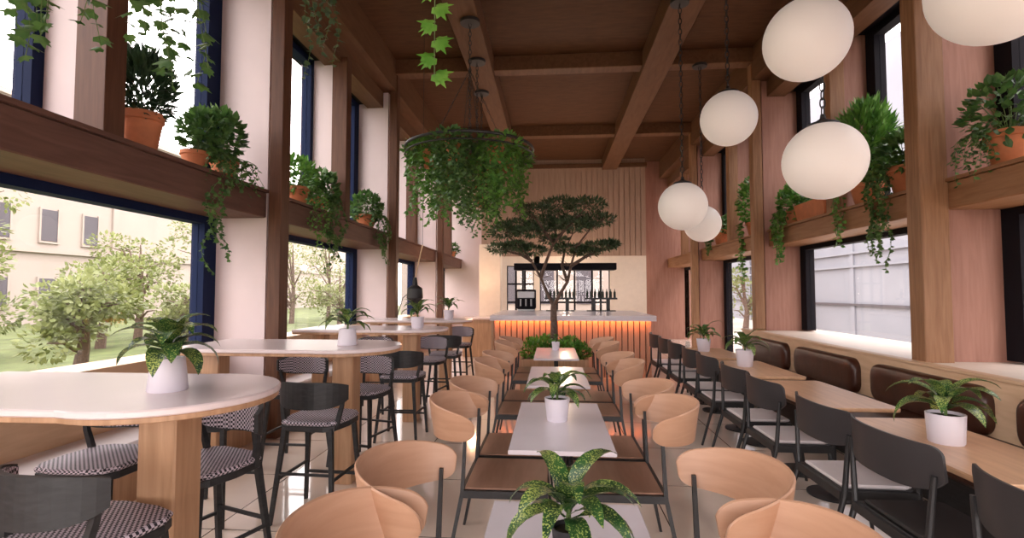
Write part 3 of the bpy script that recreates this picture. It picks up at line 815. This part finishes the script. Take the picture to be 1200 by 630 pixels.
# ------------------------------------------------------------------ hanging ring planter
def ring_planter(x, y, z, rad, label, seed, full=True):
    random.seed(seed)
    t = thing('ring_planter', label, 'planter', (x, y, z), 0)
    m = MB(); m.tube([(rad*math.cos(2*PI*k/64), rad*math.sin(2*PI*k/64), 0) for k in range(64)], .022, 8, closed=True)
    m.tube([(rad*math.cos(2*PI*k/64), rad*math.sin(2*PI*k/64), -.10) for k in range(64)], .012, 6, closed=True)
    m.build('ring', 'black', t, True)
    m = MB()
    for k in range(2): a = k*PI/2+.4; m.tube([(rad*math.cos(a), rad*math.sin(a), 0), (-rad*math.cos(a), -rad*math.sin(a), 0)], .012, 6)
    m.build('crossbar', 'black', t)
    MB().lathe([(.001, -.02), (.14, 0), (.16, .04), (.06, .08), (.03, .16), (.001, .16)]).build('hub', 'black', t, True)
    zt = 5.75-z
    c = MB(); chain(c, 0, 0, .14, zt-.03, .09, .02, .006); c.build('chain', 'black', t, True)
    for k in range(4):
        a = k*PI/2+.4; c = MB(); n = 22
        p0 = Vector((math.cos(a)*rad*.62, math.sin(a)*rad*.62, .02)); p1 = Vector((0, 0, zt*.62))
        ln = (p1-p0).length; nl = int(ln/.07)
        for i in range(nl):
            q0 = p0.lerp(p1, i/nl); q1 = p0.lerp(p1, (i+1.15)/nl); s = Vector((.014, 0, 0)) if i % 2 else Vector((0, .014, 0))
            mid = (q0+q1)/2; c.tube([q0, mid+s, q1, mid-s], .0045, 4, closed=True)
        c.build('chain', 'black', t)
    MB().lathe([(.001, zt-.05), (.15, zt-.045), (.155, zt), (.001, zt)]).build('canopy', 'black', t)
    # pots hung inside the ring with cascading leaves
    for k in range(6):
        a = k*PI/3+.3; px, py = math.cos(a)*rad*.62, math.sin(a)*rad*.62
        b = MB(); b.lathe([(.001, -.30), (.08, -.30), (.12, -.08), (.13, -.08), (.13, -.04), (.001, -.05)], px, py, 20); b.build('pot', 'terra', t, True)
        lm = MB(); sm = MB()
        bush(lm, (px*1.15, py*1.15, -.06), .32, .32, .16, 260, .085, OVAL)
        for q in range(34):
            an = random.uniform(0, 2*PI); ox, oy = math.cos(an), math.sin(an)
            side = abs(px)/rad
            strand(lm, sm, (px+ox*.17, py+oy*.17, 0), (ox*1.5, oy*1.5, 0), random.uniform(.35, 1.12), .075, OVAL if q % 3 else IVY, .55)
        fo = lm.build('foliage', 'fern' if abs(px) > .35*rad else 'ivy', t); sm.build('stem', 'stem', fo)
ring_planter(-1.24, 7.6, 3.74, .96, 'round black hanging ring full of trailing green plants beneath the ceiling', 51)
def back_basket(x, y, z, label, seed, n, L):
    random.seed(seed)
    t = thing('hanging_planter', label, 'plant', (x, y, z), 0)
    MB().lathe([(.001, -.22), (.13, -.2), (.2, 0), (.21, 0), (.21, .03), (.001, .02)]).build('pot', 'terra', t, True)
    c = MB(); chain(c, 0, 0, .3, 5.72-z, .09, .02, .006)
    for k in range(3): a = k*2.09; c.tube([(.2*math.cos(a), .2*math.sin(a), .02), (0, 0, .32)], .005, 5)
    c.build('chain', 'black', t)
    MB().lathe([(.001, 5.70-z), (.15, 5.705-z), (.155, 5.75-z), (.001, 5.75-z)]).build('canopy', 'black', t)
    lm = MB(); sm = MB(); bush(lm, (0, 0, .08), .3, .3, .16, 140, .08, OVAL)
    for q in range(n):
        an = random.uniform(0, 2*PI); ox, oy = math.cos(an), math.sin(an)
        strand(lm, sm, (ox*.2, oy*.2, .02), (ox*1.4, oy*1.4, 0), random.uniform(.4, 1)*L, .085, OVAL, .55)
    lm.build('foliage', 'ivy', t); sm.build('stem', 'stem', t)
back_basket(-1.33, 8.95, 3.62, 'hanging basket of trailing ivy right behind the black ring', 61, 16, .9)
back_basket(-1.45, 10.4, 3.55, 'farthest hanging basket of ivy, seen below the black ring', 62, 16, 1.0)

# ------------------------------------------------------------------ black articulated lamp by third bar table
t = thing('arm_lamp', 'black cone lamp hanging on a slim wooden rod over the third bar table', 'lamp', (-2.36, 8.72, 0))
MB().tube([(.12, 0, 2.42), (-.01, 0, 1.84)], .012, 8).build('rod', 'panel', t)
MB().tube([(.12, 0, 2.42), (.12, 0, 6.12)], .004, 5).build('cord', 'black', t)
MB().lathe([(.001, 1.86), (.03, 1.85), (.05, 1.72), (.13, 1.66), (.14, 1.5), (.10, 1.45), (.06, 1.36), (.001, 1.35)], -.01, 0, 22).build('lamp_shade', 'black', t, True)
MB().tube([(-.1, 0, 1.6), (-.22, 0, 1.5), (-.3, 0, 1.25), (-.32, 0, 1.15)], .008, 6).build('counterweight_arm', 'black', t)

# ------------------------------------------------------------------ central planter, tree and shrubs
t = thing('planter_box', 'low wooden planter box at the end of the centre row below the tree', 'planter', (.03, 8.85, 0))
m = MB(); m.box(-.56, .56, -.42, -.38, 0, .5); m.box(-.56, .56, .38, .42, 0, .5); m.box(-.56, -.52, -.38, .38, 0, .5); m.box(.52, .56, -.38, .38, 0, .5)
m.build('box', 'oak', t); MB().box(-.52, .52, -.38, .38, .02, .44).build('soil', 'soil', t)
random.seed(70)
tr = thing('tree', 'slim spreading indoor tree with flat dark green crown in front of the bar', 'tree', (.01, 8.85, .44))
tm = MB()
zb = -.44
def P(px, py, dy=0):   # photo position on the tree's own plane -> local
    dx = px-647; return Vector((dx*8.85/600-.0, dy, H+(342-py)*8.85/600-.44))
root = Vector((0, 0, 0)); fork = P(648, 358)
tm.tube([(0, 0, -.04), (.02, .01, .4), fork+Vector((0, 0, -.2)), fork], [.075, .06, .055, .05], 10)
br = [[(648, 358, 0), (640, 342, .05), (633, 325, .1), (622, 305, .15), (606, 285, .2), (590, 272, .1)],
      [(648, 358, 0), (655, 345, -.05), (664, 330, -.1), (668, 312, -.1), (674, 290, -.15), (690, 270, -.1), (706, 258, 0)],
      [(633, 325, .1), (640, 305, .05), (648, 285, 0), (652, 262, .05), (655, 245, .1)],
      [(668, 312, -.1), (684, 302, -.15), (700, 294, -.2), (712, 290, -.2)],
      [(622, 305, .15), (612, 298, .25), (598, 294, .35), (585, 290, .4)],
      [(648, 285, 0), (660, 272, -.2), (675, 258, -.35), (684, 248, -.4)],
      [(648, 285, 0), (636, 270, -.2), (628, 258, -.3), (620, 250, -.35)],
      [(664, 330, -.1), (658, 310, .2), (662, 290, .35), (672, 270, .45)]]
for b_ in br:
    pts = [P(*q) for q in b_]; n = len(pts); tm.tube(pts, [.034*(1-.75*i/(n-1)) for i in range(n)], 7)
    for i in range(2, n):
        for _ in range(4):
            d = rnd3(); d.z = abs(d.z)*.6; tm.tube([pts[i], pts[i]+d*.1, pts[i]+d*.22+Vector((0, 0, .03))], [.008, .006, .003], 4)
tm.build('trunk', 'bark', tr, True)
lm = MB()
pads = [(655, 238, .1, .34, .11), (684, 244, -.3, .36, .11), (700, 258, 0, .30, .09), (628, 250, -.3, .36, .10), (660, 256, .4, .5, .10), (672, 265, -.1, .42, .08), (640, 262, .2, .4, .09),
        (604, 262, .2, .36, .09), (590, 270, .1, .28, .10), (584, 288, .4, .26, .08), (604, 286, .3, .26, .07), (624, 292, .25, .26, .06), (700, 290, -.2, .28, .055), (684, 296, -.1, .24, .05), (712, 288, -.2, .16, .05), (668, 290, .35, .3, .06), (648, 280, .1, .25, .06), (620, 272, -.1, .3, .07)]
for (px, py, dy, rr, rz) in pads:
    c = P(px, py, dy)
    bush(lm, c, rr, rr*.85, rz, int(1500*rr), .085, NEED, .5)
    bush(lm, c, rr*.95, rr*.8, rz*.8, int(700*rr), .05, OVAL, .5)
lm.build('foliage', 'tree', tr)
for k, (dx, dy, rr, hh, lab) in enumerate(((-.36, -.15, .2, .22, 'bright shrub at the left end of the planter box'), (-.08, -.2, .2, .2, 'low shrub in the middle of the planter box left of the trunk'), (.2, -.18, .2, .2, 'low shrub in the planter box right of the trunk'), (.42, -.12, .18, .18, 'dark shrub at the right end of the planter box'), (-.2, .2, .2, .24, 'shrub at the back left of the planter box'), (.3, .2, .2, .22, 'shrub at the back right of the planter box'))):
    random.seed(80+k)
    s = thing('shrub', lab, 'shrub', (.03+dx, 8.85+dy, .44), 0, 'shrubs in the planter box')
    sm = MB()
    for _ in range(8): d = rnd3(); sm.tube([(0, 0, -.03), (d.x*.06, d.y*.06, hh*.5), (d.x*.12, d.y*.12, hh*.9)], .006, 4)
    sm.build('stem', 'stem', s)
    l2 = MB(); bush(l2, (0, 0, hh*.9), rr, rr, hh*.75, 260, .075, OVAL, .6); l2.build('foliage', 'ivyb' if k in (0, 2, 4) else 'fern', s)

# ------------------------------------------------------------------ bar
bar = thing('bar_counter', 'bar counter with vertical slatted front and glowing orange strip beneath its stone top', 'counter', (.37, 11.1, 0))
MB().box(-1.48, 1.48, -1.28, 1.3, .0, 1.08).build('body', 'post', bar)
m = MB()
for k in range(27):
    x = -1.48+k*.1097
    m.box(x+.009, x+.1, -1.315, -1.28, .0, 1.06)
m.build('front_slats', 'slat', bar)
MB().box(-1.55, 1.55, -1.44, 1.35, 1.10, 1.16, .006).box(-1.55, 1.55, -1.44, -1.42, 1.06, 1.10).build('countertop', 'marble', bar)
MB().box(-1.46, 1.46, -1.40, -1.36, 1.08, 1.10).build('light_strip', 'led', bar)
# side station left of the bar
s = thing('service_station', 'wood-clad service station with pale top to the left of the bar', 'counter', (-1.86, 12.9, 0))
MB().box(-.36, .36, -.28, .28, .0, .92, .01).build('body', 'oak', s); MB().box(-.4, .4, -.32, .32, .92, .97, .01).build('top', 'bartop', s)
# hanging canopy shelf above the bar
s = thing('bar_canopy', 'dark flat canopy shelf hanging over the bar on slim posts', 'canopy', (.3, 12.3, 0))
MB().box(-1.2, 1.2, -.25, .25, 2.12, 2.28, .01).build('shelf', 'frame_r', s)
for x in (-1.0, .85): MB().box(x-.025, x+.025, -.03, .03, 1.16, 2.12).build('post', 'black', s)
# bottle racks
def rack(x0, x1, lab):
    t = thing('bottle_rack', lab, 'rack', ((x0+x1)/2, 12.0, 1.16)); w = (x1-x0)/2
    MB().box(-w, w, -.1, .1, .27, .31, .004).build('shelf', 'black', t); MB().box(-w*.9, w*.9, -.1, .1, 0, .02).build('base', 'black', t)
    for s in (-.45, .45): MB().box(s*w-.04, s*w+.04, -.04, .04, .02, .27).build('upright', 'black', t)
rack(-.18, .55, 'black two-legged bottle rack on the bar, left of the canopy post')
rack(.76, 1.49, 'black two-legged bottle rack on the bar, right of the canopy post')
bo = MB().lathe([(.001, 0), (.028, 0), (.028, .12), (.01, .16), (.01, .2), (.001, .2)], n=10).build('bottle', 'bottle', None, True)
tag(bo, None, 'bottle'); fb = True
for side, x0 in (('left', -.13), ('right', .81)):
    for k in range(8):
        o = bo if fb else bo.copy()
        if not fb: C.objects.link(o)
        fb = False
        o.location = (x0+k*.09, 12.0, 1.47); o['category'] = 'bottle'
        o['label'] = 'small dark bottle standing in the line on the %s bottle rack' % side; o['group'] = 'bottles on the %s rack' % side
t = thing('coffee_machine', 'dark boxy coffee machine at the left end of the bar', 'machine', (-.60, 12.0, 1.16))
MB().box(-.22, .22, -.2, .2, .05, .5, .02).build('body', 'frame_r', t); MB().box(-.2, .2, -.24, -.2, .3, .46, .01).build('panel', 'steelgrey', t)
m = MB(); [m.tube([(q, -.25, .12), (q, -.25, .28)], .02, 8) for q in (-.12, 0, .12)]; m.build('group_head', 'steelgrey', t, True)
MB().box(-.2, .2, -.22, .18, 0, .05, .01).build('drip_tray', 'steelgrey', t)
t = thing('column', 'cream square column at the left end of the bar', 'column', (-1.62, 13.5, 0))
MB().box(-.28, .28, -.25, .25, 0, 2.85, .01).build('shaft', 'cream', t); MB().box(-.32, .32, -.29, .29, 0, .12, .01).build('plinth', 'cream', t)

# ------------------------------------------------------------------ trees outside
def out_tree(x, y, h, cr, label, seed, n=2200, size=.22, kind='outleaf'):
    random.seed(seed)
    t = thing('street_tree', label, 'tree', (x, y, -.3), 0, 'trees outside the windows')
    tm = MB(); tm.tube([(0, 0, -.05), (.1, 0, h*.3), (0, .1, h*.6), (0, 0, h*.95)], [.16, .12, .08, .02], 8)
    cs = []
    for k in range(13):
        a = random.uniform(0, 2*PI); r_ = cr*random.uniform(.25, .8); z = h*random.uniform(.25, .95)
        c = Vector((math.cos(a)*r_, math.sin(a)*r_, z)); cs.append(c)
        tm.tube([(0, 0, z*.6), tuple(c*.5+Vector((0, 0, z*.45))), tuple(c)], [.05, .035, .01], 5)
    tm.build('trunk', 'bark', t, True)
    lm = MB()
    for c in cs: bush(lm, c, cr*.38, cr*.38, cr*.3, n//13, size, OVAL, .2)
    lm.build('foliage', kind, t)
TR = [(-16, 12.4, 5.0, 1.7, 'pale green tree at the left frame edge outside the nearest window'), (-15, 16.0, 2.9, 1.5, 'low pale tree outside the middle of the nearest left window'),
      (-16.5, 19.3, 4.0, 1.6, 'yellow-green tree right of the middle of the nearest left window'), (-16, 22.8, 5.4, 2.0, 'tallest yellow-green tree just before the first tall left post'),
      (-19.5, 20.0, 3.2, 1.6, 'low bushy tree outside beyond the tallest one'), (-15.5, 29.5, 5.0, 2.4, 'full green tree filling the second left window'),
      (-11.5, 27.0, 3.4, 1.8, 'green tree in front of the one filling the second window'), (-15.5, 34.5, 5.6, 2.3, 'far green tree outside the second left window'),
      (-11.0, 11.2, 2.2, 1.3, 'low leafy bush outside at the bottom left of the nearest window'), (-11.0, 14.6, 1.9, 1.3, 'low leafy bush outside behind the nearest potted plant')]
for k, a in enumerate(TR): out_tree(*a, seed=90+k, n=2300, size=.15)
out_tree(9.8, 27.0, 3.0, 1.2, 'small green tree outside the far window of the banquette', 120, 900, .16)

# ------------------------------------------------------------------ light
world = bpy.data.worlds.new('sky'); bpy.context.scene.world = world; world.use_nodes = True
bg = world.node_tree.nodes['Background']
bg.inputs['Color'].default_value = (1.0, .925, .92, 1); bg.inputs['Strength'].default_value = 7.0
def portal(x, rz, y, sx, sy, z, rot):
    l = bpy.data.lights.new('window_portal', 'AREA'); l.shape = 'RECTANGLE'; l.size = sx; l.size_y = sy; l.cycles.is_portal = True
    o = bpy.data.objects.new('window_portal', l); C.objects.link(o); o.location = (x, y, z); o.rotation_euler = rot
portal(GL-.35, 0, 7.6, 4.6, 21.5, 3.2, (0, R(-90), 0))
portal(GR+.45, 0, 7.6, 4.6, 21.5, 3.2, (0, R(90), 0))
portal(.3, 0, -3.4, 8.6, 3.2, 1.6, (R(90), 0, 0))
# unseen warm point lights without fixtures: bar, service station, back wall
def lamp(x, y, z, e, c, r=.1):
    l = bpy.data.lights.new('bar_point_light', 'POINT'); l.energy = e; l.color = c; l.shadow_soft_size = r
    o = bpy.data.objects.new('bar_point_light', l); C.objects.link(o); o.location = (x, y, z)
lamp(.3, 12.6, 2.6, 45, (1, .72, .5)); lamp(-1.9, 12.2, 1.9, 30, (1, .55, .3)); lamp(.4, 16.2, 2.4, 50, (1, .75, .55))

# ------------------------------------------------------------------ camera
cam = bpy.data.cameras.new('camera'); cam.sensor_width = 36; cam.lens = 18.0; cam.clip_end = 300; cam.clip_start = .05
co = bpy.data.objects.new('camera', cam); C.objects.link(co); co.location = (0, 0, H)
yaw = math.atan(47/600); pitch = math.atan(27/600)
co.rotation_euler = (PI/2+pitch, 0, yaw)
sc = bpy.context.scene; sc.camera = co
sc.view_settings.view_transform = 'Standard'; sc.view_settings.look = 'None'; sc.view_settings.gamma = 1; sc.view_settings.use_curve_mapping = False
sc.view_settings.exposure = 0.0
sc.cycles.max_bounces = 10; sc.cycles.diffuse_bounces = 6; sc.cycles.glossy_bounces = 4; sc.cycles.transparent_max_bounces = 24
sc.cycles.sample_clamp_indirect = 6; sc.cycles.caustics_reflective = False; sc.cycles.caustics_refractive = False
